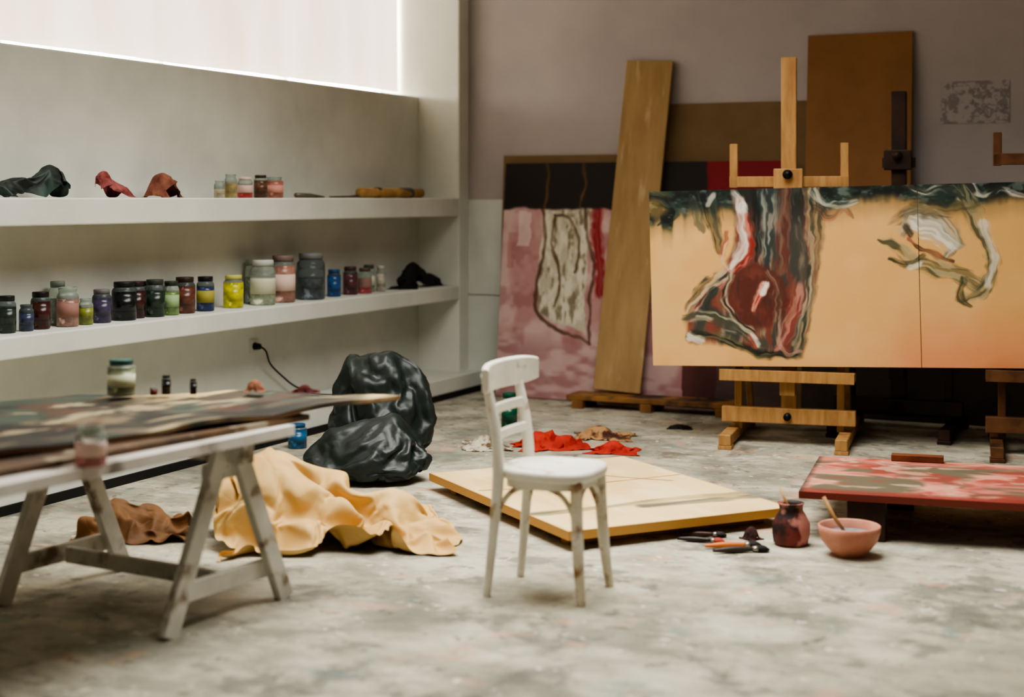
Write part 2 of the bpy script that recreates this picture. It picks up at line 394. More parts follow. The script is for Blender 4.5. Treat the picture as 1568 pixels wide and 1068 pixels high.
# ---------------------------------------------------------------- jars on the shelves
G = lambda nm, c: pm(nm, c, rough=.12, trans=.75, ior=1.2, spec=.5)
M_GLASS = G('jar_glass', (205,215,205))
M_GLASSD = G('jar_glass_dark', (130,140,140))
def jar(name, x, y, z, r, h, paint, lid=None, fill=.72, label=None, glass=None, lidr=.84):
    bm = bmesh.new()
    key = 'paint_%d_%d_%d' % paint
    mp = pm(key, paint, tuple(int(v*.7) for v in paint), scale=22, rough=.25, spec=.5, c3=tuple(min(255, int(v*1.3+25)) for v in paint), scale3=14, lo3=.6, hi3=.66)
    ml = pm('lid_%d_%d_%d' % (lid or (0,0,0)), lid or (40,40,40), rough=.4)
    mb = pm('label_%d_%d_%d' % (label or paint), label or paint, rough=.7)
    fz = h*fill
    def mi(zz):
        if lid and zz > h*.87: return 2
        if label and h*.25 < zz < h*.6: return 3
        return 0 if zz < fz else 1
    prof = [(0,0),(r*.9,0),(r*.99,h*.02),(r,h*.06),(r,h*.25),(r*1.004,h*.2501),(r*1.004,h*.6),(r,h*.6001),(r,fz-.0001),(r,fz),(r*.99,h*.76),(r*.93,h*.81),(r*.82,h*.845),(r*.79,h*.87)]
    prof = sorted(prof, key=lambda p: p[1]) if fill < .76 else [p for p in prof if p[1] <= h*.7501 or p[1] > h*.755]
    if lid: prof += [(r*lidr,h*.8701),(r*lidr,h*.99),(r*(lidr-.03),h),(0,h)]
    else: prof += [(r*.79,h*.9),(r*.84,h*.93),(r*.84,h),(r*.76,h),(r*.74,h*.9),(r*.8,fz+.001),(0,fz+.001)]
    lathe_bm(bm, prof, 26, mi)
    bmesh.ops.recalc_face_normals(bm, faces=bm.faces[:])
    o = from_bm(name, bm, [mp, glass or M_GLASS, ml, mb]); o.location = (x, y, z+.0008)
    return o
ZS2 = .80
J = [ # y, x, r, h, paint, lid, fill, label
 (4.69,-.29,.046,.18,(45,58,52),(30,32,34),.7,None),
 (4.565,-.28,.036,.13,(62,72,98),None,.7,None),
 (4.445,-.30,.048,.185,(72,34,30),(30,24,24),.75,None),
 (4.27,-.28,.056,.20,(168,130,118),None,.7,(150,110,100)),
 (4.22,-.39,.044,.225,(150,160,146),(120,130,118),.6,None),
 (4.145,-.27,.038,.135,(140,148,66),None,.65,None),
 (4.01,-.28,.050,.175,(74,66,96),(110,106,110),.75,None),
 (3.83,-.28,.066,.205,(24,28,30),(30,32,32),.75,None),
 (3.69,-.31,.048,.20,(70,36,34),(48,36,36),.75,None),
 (3.57,-.28,.056,.205,(42,58,44),(60,64,58),.7,None),
 (3.50,-.39,.040,.19,(52,40,34),(40,34,30),.7,None),
 (3.44,-.27,.045,.19,(126,156,92),(50,60,50),.7,(150,176,130)),
 (3.29,-.29,.060,.205,(110,66,54),(58,44,40),.75,None),
 (3.19,-.38,.036,.17,(130,110,50),(80,60,40),.7,None),
 (3.11,-.28,.052,.20,(48,62,110),(28,28,34),.7,(160,150,70)),
 (2.82,-.29,.060,.195,(214,208,40),(196,196,110),.78,None),
 (2.54,-.27,.078,.275,(178,190,164),(196,200,192),.5,(205,205,180)),
 (2.46,-.40,.050,.275,(150,160,150),(150,156,150),.6,None),
 (2.29,-.29,.078,.295,(186,136,120),(130,110,106),.78,(226,200,186)),
 (1.98,-.28,.092,.30,(88,96,104),(120,124,124),.45,None),
 (1.68,-.29,.046,.18,(38,90,150),(38,80,130),.78,None),
 (1.47,-.29,.050,.19,(102,60,66),(80,52,56),.75,None),
 (1.31,-.27,.048,.175,(206,96,100),(96,74,74),.6,(190,150,146)),
 (1.17,-.32,.042,.19,(170,186,160),(60,80,66),.7,(200,206,190)),
 (1.07,-.28,.032,.18,(206,200,184),(190,190,184),.7,None),
]
for (y,x,r,h,p,l,f,lb) in J:
    jar('paint_jar', x, -y, ZS2, r, h, p, l, f, lb, M_GLASSD if sum(p) < 300 else M_GLASS)
ZS1 = 1.457
for (y,x,r,h,p,l,f,lb) in [
 (2.96,-.29,.032,.10,(206,196,170),None,.5,None),
 (2.86,-.28,.038,.14,(196,176,120),None,.6,None),
 (2.70,-.29,.046,.125,(200,70,70),(220,200,190),.55,(226,190,180)),
 (2.55,-.28,.042,.14,(104,70,52),(60,48,42),.75,None),
 (2.40,-.28,.056,.13,(190,120,106),None,.8,(214,150,136))]:
    jar('paint_pot', x, -y, ZS1, r, h, p, l, f, lb)

# cloths and tools on shelves
HP = math.pi/2
place_cloth('crumpled_tarp', 'tarp', (-.29,-4.53,ZS1), HP, pm('tarp_dark', (22,30,28), (50,70,62), scale=9, rough=.5, lo=.48, hi=.62), scale=(1.15,.85,1.05))
place_cloth('stained_cloth', 'pinkrag', (-.29,-3.90,ZS1), HP, pm('rag_pink', (166,96,94), (104,44,42), scale=12, rough=.9), scale=(1.15,1,.95))
place_cloth('stained_cloth.001', 'brownrag', (-.30,-3.48,ZS1), HP, pm('rag_brown', (138,88,70), (84,44,36), scale=12, rough=.9), scale=(1.3,1,1))
sweep('paint_tube', [(-.25,-2.2,ZS1+.018),(-.26,-2.02,ZS1+.016),(-.24,-1.9,ZS1+.008)], [(.016,.016),(.015,.015),(.005,.02)], pm('tube_metal', (110,104,90), rough=.4, metallic=.5), segs=12)
sweep('shelf_brush', [(-.2,-1.88,ZS1+.008),(-.22,-1.6,ZS1+.01),(-.23,-1.48,ZS1+.014),(-.235,-1.42,ZS1+.004)], [.004,.006,.010,.004], pm('brush_handle', (70,44,28), rough=.4), segs=10)
roll = empty('rolled_canvas', (-.27,-.92,ZS1))
sweep('roll', [(0,-.46,.036),(.01,-.1,.035),(0,.42,.036)], .034, pm('canvas_roll', (196,160,100), (160,120,70), scale=8, rough=.8), roll, segs=20)
sweep('tie_1', [(0,-.24,.037),(0,-.19,.037)], .038, M_BLACK, roll, segs=20)
sweep('tie_2', [(.0,.12,.037),(.0,.26,.037)], .038, pm('tie_grey', (84,88,84), rough=.7), roll, segs=20)
place_cloth('black_cloth', 'blackcloth', (-.29,-.56,ZS2), HP, pm('cloth_black', (14,14,16), (26,26,30), scale=9, rough=.75), scale=(1.25,.9,1.05))

# ---------------------------------------------------------------- boards leaning on the back wall
def lean(name, x0, x1, yb, yt, zt, th, mat, z0=0.001, xs=0.0):
    L = math.hypot(yt-yb, zt-z0); ang = -math.atan2(yt-yb, zt-z0)
    bm = bmesh.new(); bmesh.ops.create_cube(bm, size=1)
    for v in bm.verts: v.co = Vector((v.co.x*(x1-x0), (v.co.y-.5)*th, (v.co.z+.5)*L))
    bmesh.ops.bevel(bm, geom=bm.edges[:], offset=.003, segments=1, affect='EDGES')
    o = from_bm(name, bm, mat); o.location = ((x0+x1)/2, yb, z0); o.rotation_euler = (ang, xs, 0)
    return o
lean('hardboard_sheet', .19, 1.30, -.14, -.027, 1.775, .014, M_MDF2)
lean('hardboard_sheet.001', 1.40, 2.80, -.16, -.006, 2.13, .014, M_MDF2)
lean('hardboard_sheet.002', 2.50, 3.21, -.225, -.012, 2.575, .016, M_MDF)
lean('dark_fill_board', 2.52, 4.5, -.29, -.175, 1.2, .028, pm('dark_fill', (38,32,30), (58,46,40), scale=4, rough=.7))  # dark board added for the shadows and dark stacked things below the painting
pl = lean('leaning_plank', 1.075, 1.425, -.42, -.02, 2.445, .03, M_PLY, z0=.101, xs=.045)

def pink_func(U, V):
    s = U*2.15; y = V*1.72
    wx = s+(fbm(s*6,y*6,3)-.5)*.05; wy = y+(fbm(s*6+9,y*6,5)-.5)*.05
    I = np.zeros(U.shape+(3,)); I[:] = (178,136,134)
    mixc(I, (206,182,178), sm(.35,.65,fbm(s*5,y*3,8))*.75)
    mixc(I, (150,96,98), sm(.5,.75,fbm(s*7,y*7,11))*.5)
    mixc(I, (150,106,108), sm(1.2,1.4,wy)*.6)
    mixc(I, (208,186,182), sm(.42,.65,fbm(s*4,y*9,15))*sm(1.15,1.3,wy)*.6)
    mixc(I, (160,100,96), ((np.abs(wx-.08)<.03)&(np.abs(wy-.65)<.14)).astype(float)*.4)
    mixc(I, (222,206,200), ((np.abs(wx-.18)<.05)&(wy>.36)&(wy<.62)).astype(float)*.6)
    sack = sm(0,.02, wx-(.31+.02*np.sin(y*6)))*sm(0,.02,(.70+.02*np.sin(y*5))-wx)*sm(.33,.35,wy)*sm(0,.03,(1.12+.35*(wx-.31))-wy)
    mixc(I, (184,178,158), sack)
    mixc(I, (220,214,196), sack*sm(.35,.6,fbm(s*20,y*9,21))*.8)
    mixc(I, (106,94,74), sack*sm(.5,.72,fbm(s*26,y*9,25))*.75)
    K = 200.0; X = wx*K; Y = wy*K
    for pts, w in [([(62,66),(68,120),(60,180),(62,220),(90,240),(146,262)],3.6), ([(132,68),(138,110),(146,150),(142,200),(146,262)],3.2), ([(82,74),(110,84),(124,120),(118,160)],2.8), ([(84,74),(78,120),(96,170),(88,210)],2.6)]:
        stroke(I, X, Y, pts, w, (80,58,44), .85, .4, 31)
    stroke(I, X, Y, [(150,64),(152,110),(158,190)], 10, (130,28,32), .95, .2, 41)
    mixc(I, (30,26,25), sm(.345,.325,wy))
    mixc(I, (120,22,30), sm(.345,.325,wy)*sm(1.55,1.58,wx))
    mixc(I, (52,40,36), sm(1.45,1.6,wx)*sm(.36,.5,wy)*.8)
    for a in (.335,.625): stroke(I, X, Y, [(a*K,-5),(a*K+3,30),(a*K-2,66)], 3.0, (104,74,40), .85, .3, 51)
    mixc(I, (70,34,32), ((np.abs(wx-1.55)<.12)&(wy>1.35)).astype(float)*.8)
    return I
MV = vcol_mat('oil_paint')
pk = painted_panel('pink_painting', 2.15, 1.72, .035, 330, 260, pink_func, MV, (120,100,80), x0=.25)
pk.location = (0, -.28, .002); pk.rotation_euler = (-math.atan2(.19, 1.72), 0, 0)

pp = empty('wooden_plinth', (0,0,0))
box('top_board', (.95,-.64,.055), (2.15,-.40,.09), M_PINE2, pp, bevel=.004)
for k, x in enumerate((1.0, 1.5, 2.03)): box('foot_%d' % (k+1), (x,-.66,.0), (x+.08,-.38,.055), M_PINE2, pp, bevel=.004)

def sketch_func(U, V):
    I = np.zeros(U.shape+(3,)); I[:] = (170,163,163)
    f = fbm(U*13, V*8, 4); mixc(I, (126,120,122), sm(.5,.62,f)*.8)
    mixc(I, (118,112,115), sm(.07,.03,np.abs(fbm(U*8+3,V*6,9)-.5))*.6*sm(.4,.6,fbm(U*3,V*3,14)))
    return I
sk = painted_panel('pinned_sketch', .44, .28, .003, 120, 80, sketch_func, MV, (150,146,146)); sk.location = (3.385, -.0005, 1.95)
sk = painted_panel('pinned_sketch.001', .24, .32, .003, 60, 80, sketch_func, MV, (150,146,146)); sk.location = (3.92, -.0005, 1.98)

# ---------------------------------------------------------------- easels
PR = math.radians(-17)
def easel(name, plan, rz, mat, mast_top=2.29, tray=.455, front=-.30, rear=.72, arm_top=1.78, arm_bar=1.555, arms=True, w=.33):
    e = empty(name, W(*plan), rz)
    for i, s in enumerate((-1, 1)):
        sweep('runner_%d' % (i+1), [(s*w,front,.055),(s*w,rear,.055)], (.032,.035), mat, e, square=True)
        box('foot_pad_%d' % (2*i+1), (s*w-.04,front,.0), (s*w+.04,front+.09,.024), mat, e, bevel=.004)
        box('foot_pad_%d' % (2*i+2), (s*w-.04,rear-.09,.0), (s*w+.04,rear,.024), mat, e, bevel=.004)
        x = s*(w-.03)
        sweep('upright_%d' % (i+1), [(x,.06,.08),(x,.06,1.12)], (.022,.03), mat, e, square=True)
        if rear > .5: sweep('back_brace_%d' % (i+1), [(x,rear-.12,.08),(x,.09,1.05)], (.02,.02), mat, e, square=True, side=(0,1,0))
        if arms: sweep('arm_%d' % (i+1), [(s*.325,.03,arm_bar-.04),(s*.325,.03,arm_top)], (.024,.018), mat, e, square=True)
    box('base_rail', (-w-.06,-.03,.125), (w+.06,.03,.215), mat, e, bevel=.004)
    box('rear_rail', (-w,rear-.16,.075), (w,rear-.10,.13), mat, e, bevel=.004)
    box('tray', (-.39,-.115,tray-.07), (.39,.025,tray-.018), mat, e, bevel=.005)
    box('tray_lip', (-.39,-.125,tray-.075), (.39,-.113,tray-.008), mat, e, bevel=.003)
    box('tray_block', (-.045,-.06,tray-.16), (.045,.02,tray-.07), mat, e, bevel=.004)
    box('mid_rail', (-w+.03,.05,.92), (w-.03,.08,1.0), mat, e, bevel=.003)
    sweep('mast', [(0,.04,.13),(0,.04,mast_top)], (.045,.022), mat, e, square=True, side=(1,0,0))
    hw = .35 if arms else .10
    box('holder_bar', (-hw,.012,arm_bar-.035), (hw,.045,arm_bar+.03), mat, e, bevel=.004)
    box('holder_block', (-.085,-.02,arm_bar-.05), (.085,.012,arm_bar+.075), mat, e, bevel=.006)
    sweep('knob', [(0,-.02,arm_bar+.04),(0,-.055,arm_bar+.04)], .028, M_IRON if arms else mat, e, segs=16)
    sweep('rail_knob', [(.0,-.03,.17),(.0,-.07,.17)], .022, M_IRON, e, segs=16)
    return e
E0 = (1.631, 8.866)
easel('studio_easel', E0, YAW+PR, M_PINE)
ce, se = math.cos(PR), math.sin(PR)
def L2P(x, y): return (E0[0]+x*ce-y*se, E0[1]+x*se+y*ce)
easel('studio_easel.001', L2P(1.50, 0.0), YAW+PR, M_BROWNWOOD, arm_top=1.83, arm_bar=1.68, tray=.50)
easel('studio_easel.002', (2.39, 9.30), 0.0, M_DARKWOOD, mast_top=2.12, arm_bar=1.68, front=-.35, rear=.40, tray=.5, arms=False)

def main_paint(x, y):
    """abstract diptych; x runs 0..407 over the left canvas and on to the right one, y 0..273 downwards"""
    xx = x+(fbm(x*.03,y*.03,2)-.5)*14; yy = y+(fbm(x*.03+7,y*.03,5)-.5)*14
    I = np.zeros(x.shape+(3,)); I[:] = (218,170,106)
    mixc(I, (224,182,120), sm(.35,.7,fbm(x*.012,y*.012,1))*.7)
    mixc(I, (212,118,86), sm(150,290,yy)*sm(260,440,xx)*.6)
    K = (18,24,24); GR = (42,60,52); WH = (226,220,208); RD = (140,44,38); OL = (110,100,66); PK=(186,124,110)
    S = lambda pts, w, c, a=.9, st=.5, sd=0, c2=None: stroke(I, xx, yy, pts, w, c, a, st, sd, c2)
    edge = 22+14*fbm(x*.05,x*0,9)+16*sm(70,0,x)+24*sm(.5,.9,vn(x*.09,x*0,12))*sm(300,200,x)
    edge = edge-8*sm(290,330,x)+10*sm(395,420,x)*sm(560,480,x)
    b = sm(10,-12,yy-edge); haze = sm(38,-6,yy-edge)
    mixc(I, (112,98,68), haze*.6)
    mixc(I, K, b*.97)
    mixc(I, GR, b*sm(.42,.65,fbm(x*.04,y*.07,14))*.85)
    mixc(I, (110,122,116), b*sm(.52,.72,fbm(x*.06,y*.10,17))*.65)
    mixc(I, (190,152,84), sm(26,12,np.hypot(xx-14,(yy-22)*1.1))*.45)
    S([(0,8),(24,16),(44,30),(38,44),(14,52)], [8,9,8,5,3], K, .9,.3,1,GR)
    S([(92,18),(98,50),(108,96)], [26,16,5], (50,62,54), .75,.5,2,K)
    S([(70,20),(76,40),(84,66)], [12,8,3], (60,70,60), .6,.5,58)
    limb = [(128,-5),(262,-5),(266,95),(254,150),(244,205),(232,258),(188,258),(120,240),(62,236),(54,205),(84,166),(112,132),(132,96),(140,60)]
    m = polymask(xx, yy, limb, 7)
    mixc(I, (104,66,54), m*.9)
    f1 = fbm(xx*.05+yy*.01, yy*.012, 71); f2 = fbm(xx*.07, yy*.016+3, 75); f3 = fbm(xx*.10, yy*.02, 79)
    mixc(I, (58,62,58), m*sm(.40,.58,f1)*.9)
    mixc(I, (122,58,48), m*sm(.56,.70,f2)*.7*sm(-10,40,yy))
    mixc(I, (158,152,134), m*sm(.52,.72,f3)*.6)
    mixc(I, K, m*sm(70,10,yy)*.65)
    S([(140,20),(146,50),(148,84),(134,116),(108,142),(82,170),(62,200)], [11,12,15,15,13,11,9], (196,158,142), .92,.35,9,RD)
    S([(146,24),(150,62),(146,94),(124,124)], [7,8,8,4], WH, .88,.45,29)
    S([(152,40),(157,82),(148,112),(126,136)], [5,6,6,4], RD, .85,.35,10,(190,110,94))
    S([(122,66),(112,100),(120,128)], [6,6,4], (140,70,60), .7,.5,11,(210,176,156))
    S([(112,134),(88,152),(66,176),(54,190)], [11,14,12,4], (50,54,48), .9,.4,12,(176,168,140))
    S([(98,158),(84,182),(106,196)], [9,12,6], (34,50,46), .85,.3,52)
    S([(184,0),(188,60),(180,124)], [18,15,7], (44,56,58), .93,.35,6,(136,140,130))
    S([(166,6),(170,60),(164,110)], [8,8,4], K, .85,.4,7)
    S([(212,6),(212,60),(204,124)], [12,12,8], (96,48,40), .85,.4,8,(122,84,70))
    S([(252,0),(254,60),(252,120),(240,190),(226,250)], [17,14,12,12,8], (50,56,48), .88,.5,5,(160,142,108))
    S([(232,60),(236,120),(228,170)], [9,10,6], (136,118,98), .8,.5,28,(74,70,62))
    d = np.hypot((xx-164)/50., (yy-166)/50.)+(fbm(x*.05,y*.05,91)-.5)*.25
    mixc(I, (88,42,35), sm(1.12,.85,d)*.92); mixc(I, (118,62,50), sm(1.0,.6,d)*sm(.4,.7,fbm(x*.06,y*.04,61))*.7)
    mixc(I, (60,46,40), sm(1.1,.7,d)*sm(.5,.7,fbm(x*.09,y*.02,64))*.6)
    S([(122,136),(114,166),(126,200),(158,216)], 6, (40,38,32), .85,.4,14,(190,180,150))
    S([(186,130),(200,160),(194,206)], [7,9,6], (150,136,114), .6,.5,54,(84,60,50))
    S([(160,184),(166,166),(176,150)], [5,8,7], (186,64,50), .9,.3,15,(226,160,140))
    S([(172,160),(179,148)], 6, (246,238,228), .9,.1,16)
    S([(56,200),(84,196),(116,206),(146,222),(176,238)], [9,13,14,11,7], (68,70,58), .9,.4,17,(166,162,136))
    S([(58,228),(84,224),(110,230),(140,244),(180,254),(224,256)], [8,10,11,9,8,6], (26,32,28), .92,.35,18,(90,90,62))
    S([(60,226),(76,234)], 7, (222,216,200), .85,.3,19)
    S([(158,226),(166,238)], 7, WH, .9,.2,20,(170,80,66))
    S([(232,150),(226,190),(208,228),(196,248)], [12,14,13,6], PK, .8,.4,22,(130,60,54))
    S([(246,140),(238,190),(222,236)], [7,7,5], (190,176,146), .7,.5,21,(84,76,62))
    S([(206,190),(198,228),(212,252),(232,248)], [6,6,6,4], (90,40,34), .8,.4,23,(190,150,130))
    S([(258,32),(282,44),(302,36),(314,48)], [11,7,9,3], (160,100,80), .75,.5,24,(70,56,46))
    S([(254,8),(268,26),(300,30),(318,24)], [9,8,8,5], (60,76,74), .8,.45,25,(190,188,174))
    S([(256,40),(258,80),(262,120)], [10,8,3], (150,120,80), .5,.6,55)
    S([(372,58),(390,46),(412,40)], [8,10,8], (70,70,60), .7,.5,47,(150,130,96))
    S([(386,68),(400,50),(428,48),(450,66),(464,90),(450,106)], [9,16,18,18,14,8], (176,172,152), .92,.35,30,(112,108,96))
    S([(404,58),(430,70),(456,92)], [12,20,16], (224,222,208), .92,.2,31,(186,184,168))
    S([(390,62),(396,72)], 6, (60,54,46), .85,.3,48)
    S([(392,78),(410,94),(436,106),(458,116)], [3.5,4,4,3], (70,46,38), .8,.3,38,(150,80,70))
    S([(354,84),(376,94),(398,112),(430,122),(462,136),(494,152)], [5,11,15,15,13,11], (84,84,60), .93,.35,32,(160,150,116))
    S([(360,112),(388,118),(412,106)], [3,7,5], (52,54,40), .9,.4,33)
    S([(372,92),(352,84)], [7,3], (60,60,44), .85,.3,49)
    S([(396,122),(410,118)], 6, (226,222,206), .9,.2,39)
    S([(474,10),(488,48),(506,88),(512,130),(498,158),(466,172)], [14,13,12,13,13,6], (146,142,114), .85,.45,34,(70,74,56))
    S([(504,60),(514,110),(506,150)], [7,8,7], (222,216,200), .75,.4,35)
    S([(470,146),(462,166),(480,182)], [8,7,4], (64,66,48), .85,.4,36)
    S([(392,-2),(420,12),(446,4),(470,20)], [7,6,8,7], WH, .7,.5,37,(60,60,52))
    S([(482,0),(500,18),(530,6),(560,20)], [7,7,7,7], WH, .75,.5,40,(50,56,50))
    S([(400,34),(440,38),(486,34)], [8,16,10], (44,46,38), .7,.5,43,OL)
    S([(132,6),(146,28)], 9, WH, .8,.3,41); S([(100,4),(92,22)], 6, WH, .6,.4,42)
    S([(560,196),(590,206)], 5, (100,80,60), .7,.5,45); S([(600,30),(590,110),(640,200)], [10,14,8], (96,60,46), .8,.6,46,WH)
    return I
HC = 1.048
roll_a = math.radians(1.4)
def place_canvas(o):
    o.matrix_world = Matrix.Translation(W(*L2P(0, -.024), .467)) @ Matrix.Rotation(YAW+PR, 4, 'Z') @ Matrix.Rotation(-roll_a, 4, 'Y')
pA = painted_panel('abstract_painting', 1.560, HC, .03, 500, 340, lambda U, V: main_paint(U*407, V*273), MV, x0=-.80)
pB = painted_panel('abstract_painting.001', 1.30, HC, .03, 380, 300, lambda U, V: main_paint(409+U*339, V*273), MV, x0=.764)
place_canvas(pA); place_canvas(pB)

# ---------------------------------------------------------------- board lying on the floor (raised on battens)
def cream_func(U, V):
    I = np.zeros(U.shape+(3,)); I[:] = (224,196,144)
    mixc(I, (208,174,120), sm(.35,.7,fbm(U*3,V*4,2))*.6)
    mixc(I, (232,214,174), sm(.4,.7,fbm(U*9,V*3,6))*.5)
    x = U*110; y = V*147
    stroke(I, x, y, [(4,110),(40,110),(80,108),(108,112)], [6,4,5,7], (104,96,72), .9,.4,3,(150,132,92))
    stroke(I, x, y, [(54,116),(84,118),(109,120)], [5,5,5], (74,76,68), .8,.4,5)
    stroke(I, x, y, [(4,52),(50,60),(108,58)], [1.4,1.2,1.4], (150,116,70), .85,.3,8)
    stroke(I, x, y, [(66,2),(72,40),(96,70)], 1.8, (160,126,76), .75,.4,9)
    mixc(I, (150,112,60), (sm(.015,.0,U)+sm(.985,1,U)+sm(.012,0,V)+sm(.988,1,V)).clip(0,1)*.5)
    return I
rot = YAW+math.radians(26)
fb = painted_panel('floor_painting', 1.12, 1.47, .038, 150, 190, cream_func, MV, (186,140,78))
c26, s26 = math.cos(math.radians(26)), math.sin(math.radians(26))
fo = (.4125-.56*c26+.735*s26, 7.07-.56*s26-.735*c26)
fb.matrix_world = Matrix.Translation(W(*fo, .046)) @ Matrix.Rotation(rot, 4, 'Z') @ Matrix.Rotation(-math.pi/2, 4, 'X')
bt = empty('wooden_batten', W(*fo, 0), rot)
box('batten_1', (.06,.12,0), (1.06,.18,.045), M_PINE, bt, bevel=.003)
box('batten_2', (.06,1.28,0), (1.06,1.34,.045), M_PINE, bt, bevel=.003)

# painting lying at right on blocks
def red_func(U, V):
    I = np.zeros(U.shape+(3,)); I[:] = (180,106,92)
    wu = U+(fbm(U*4,V*4,40)-.5)*.25
    mixc(I, (200,146,124), sm(.35,.7,fbm(wu*9,V*7,3))*.8)
    mixc(I, (80,80,64), sm(.44,.62,fbm(wu*6+3,V*5,7))*.9*sm(.05,.2,V))
    mixc(I, (140,54,46), sm(.5,.68,fbm(wu*9,V*8,12))*.75)
    mixc(I, (196,166,142), sm(.56,.73,fbm(wu*14,V*10,15))*.6)
    mixc(I, (120,40,34), sm(.86,.97,V)*.8)
    mixc(I, (40,34,32), sm(.02,0,U)*.6)
    return I
ry = math.radians(-17)
rp = painted_panel('red_painting', 1.7, .92, .03, 220, 130, red_func, MV, (110,50,40))
rp.matrix_world = Matrix.Translation(W(1.225, 6.42, .17)) @ Matrix.Rotation(YAW+ry, 4, 'Z') @ Matrix.Rotation(-math.pi/2, 4, 'X')
rb = empty('support_block', W(1.225, 6.42, 0), YAW+ry)
box('block_1', (.20,.02,0), (.36,.16,.169), M_DARKWOOD, rb, bevel=.006)
box('block_2', (1.40,.05,0), (1.56,.2,.169), M_DARKWOOD, rb, bevel=.006)
box('block_3', (.3,.74,0), (.45,.88,.169), M_DARKWOOD, rb, bevel=.006)
box('block_4', (1.40,.74,0), (1.55,.88,.169), M_DARKWOOD, rb, bevel=.006)
wo = box('wood_offcut', (-.12,-.03,0), (.12,.03,.03), pm('offcut', (110,62,36), (84,44,26), scale=8, rough=.6), None, bevel=.003)
wo.location = W(1.93, 7.15, .2165); wo.rotation_euler = (0,0,YAW+ry)

# ---------------------------------------------------------------- white bentwood chair
M_CH = pm('chair_white_paint', (240,238,227), (222,218,203), scale=6, rough=.4, bump=.15, c3=(176,154,118), scale3=12, lo3=.60, hi3=.70)
M_CHL = pm('chair_worn_paint', (232,228,213), (204,195,170), scale=6, rough=.5, bump=.15, c3=(146,112,72), scale3=11, lo3=.52, hi3=.63)
ch = empty('wooden_chair', W(.145, 5.55, 0), YAW+math.radians(-23))
bm = bmesh.new(); N = 56; prof = [(.80,.428),(.97,.432),(1.0,.445),(1.0,.458),(.975,.468),(.90,.470),(.6,.463),(.3,.460)]
rings = []
for k, z in prof:
    r = []
    for i in range(N):
        t = 2*math.pi*i/N; c, s = math.cos(t), math.sin(t); ex = 2/3.0
        x = .186*math.copysign(abs(c)**ex, c); y = .180*math.copysign(abs(s)**ex, s)*(1+.10*c*.9)
        r.append(bm.verts.new((.007+x*k, y*k, z)))
    rings.append(r)
for a, b in zip(rings, rings[1:]):
    for i in range(N): bm.faces.new((a[i], a[(i+1)%N], b[(i+1)%N], b[i]))
bm.faces.new(rings[0][::-1]); bm.faces.new(rings[-1])
from_bm('seat', bm, M_CH, ch, True)
bm = bmesh.new(); rings = []
for k, z in [(.80,.40),(.86,.40),(.86,.43),(.80,.43),(.80,.40)]:
    r = []
    for i in range(N):
        t = 2*math.pi*i/N; c, s = math.cos(t), math.sin(t); ex = 2/3.0
        r.append(bm.verts.new((.005+.182*math.copysign(abs(c)**ex, c)*k, .178*math.copysign(abs(s)**ex, s)*k, z)))
    rings.append(r)
for a, b in zip(rings, rings[1:]):
    for i in range(N): bm.faces.new((a[i], a[(i+1)%N], b[(i+1)%N], b[i]))
from_bm('apron', bm, M_CH, ch)
for i, s in enumerate((-1, 1)):
    sweep('front_leg_%d' % (i+1), [(.145,s*.125,.44),(.150,s*.130,.30),(.160,s*.140,.14),(.175,s*.152,.0)], [(.022,.022),(.022,.022),(.020,.020),(.016,.016)], M_CHL, ch, segs=14, smoothpath=4)
    sweep('back_post_%d' % (i+1), [(-.190,s*.160,.0),(-.168,s*.152,.22),(-.150,s*.146,.44),(-.160,s*.145,.60),(-.185,s*.145,.72),(-.205,s*.145,.81)],
          [(.015,.014),(.018,.016),(.022,.020),(.020,.018),(.018,.016),(.015,.013)], M_CH, ch, segs=14, smoothpath=4)
    sweep('side_brace_%d' % (i+1), [(.146,s*.128,.26),(.128,s*.130,.33),(.09,s*.135,.385),(.03,s*.138,.41)], .010, M_CHL, ch, segs=8, smoothpath=5)
    sweep('rear_brace_%d' % (i+1), [(-.162,s*.148,.26),(-.140,s*.145,.33),(-.10,s*.14,.385),(-.04,s*.138,.41)], .010, M_CHL, ch, segs=8, smoothpath=5)
    sweep('front_brace_%d' % (i+1), [(.150,s*.128,.26),(.150,s*.112,.33),(.148,s*.075,.385),(.146,s*.01,.41)], .010, M_CHL, ch, segs=8, smoothpath=5)
def curved_slat(name, z0, z1, half, xc, bow, th, rnd=.0):
    bm = bmesh.new(); n = 18; rs = []
    for i in range(n+1):
        t = -1+2*i/n; y = t*half; x = xc-bow*(1-t*t)
        e = rnd*(abs(t)**6)
        r = []
        m = 6
        for k in range(m):
            a = math.pi*k/(m-1); r.append(bm.verts.new((x+math.cos(a)*th/2, y, z1-e-th*.3+math.sin(a)*th*.3)))
        for k in range(m):
            a = math.pi*k/(m-1); r.append(bm.verts.new((x-math.cos(a)*th/2, y, z0+e+th*.3-math.sin(a)*th*.3)))
        rs.append(r)
    for a, b in zip(rs, rs[1:]):
        for k in range(len(a)): bm.faces.new((a[k], b[k], b[(k+1)%len(a)], a[(k+1)%len(a)]))
    bm.faces.new(rs[0]); bm.faces.new(rs[-1][::-1])
    bmesh.ops.recalc_face_normals(bm, faces=bm.faces[:])
    return from_bm(name, bm, M_CH, ch)
curved_slat('top_rail', .742, .850, .240, -.160, .048, .028, .012)
curved_slat('slat_1', .658, .696, .146, -.172, .015, .017)
curved_slat('slat_2', .566, .602, .146, -.156, .015, .017)

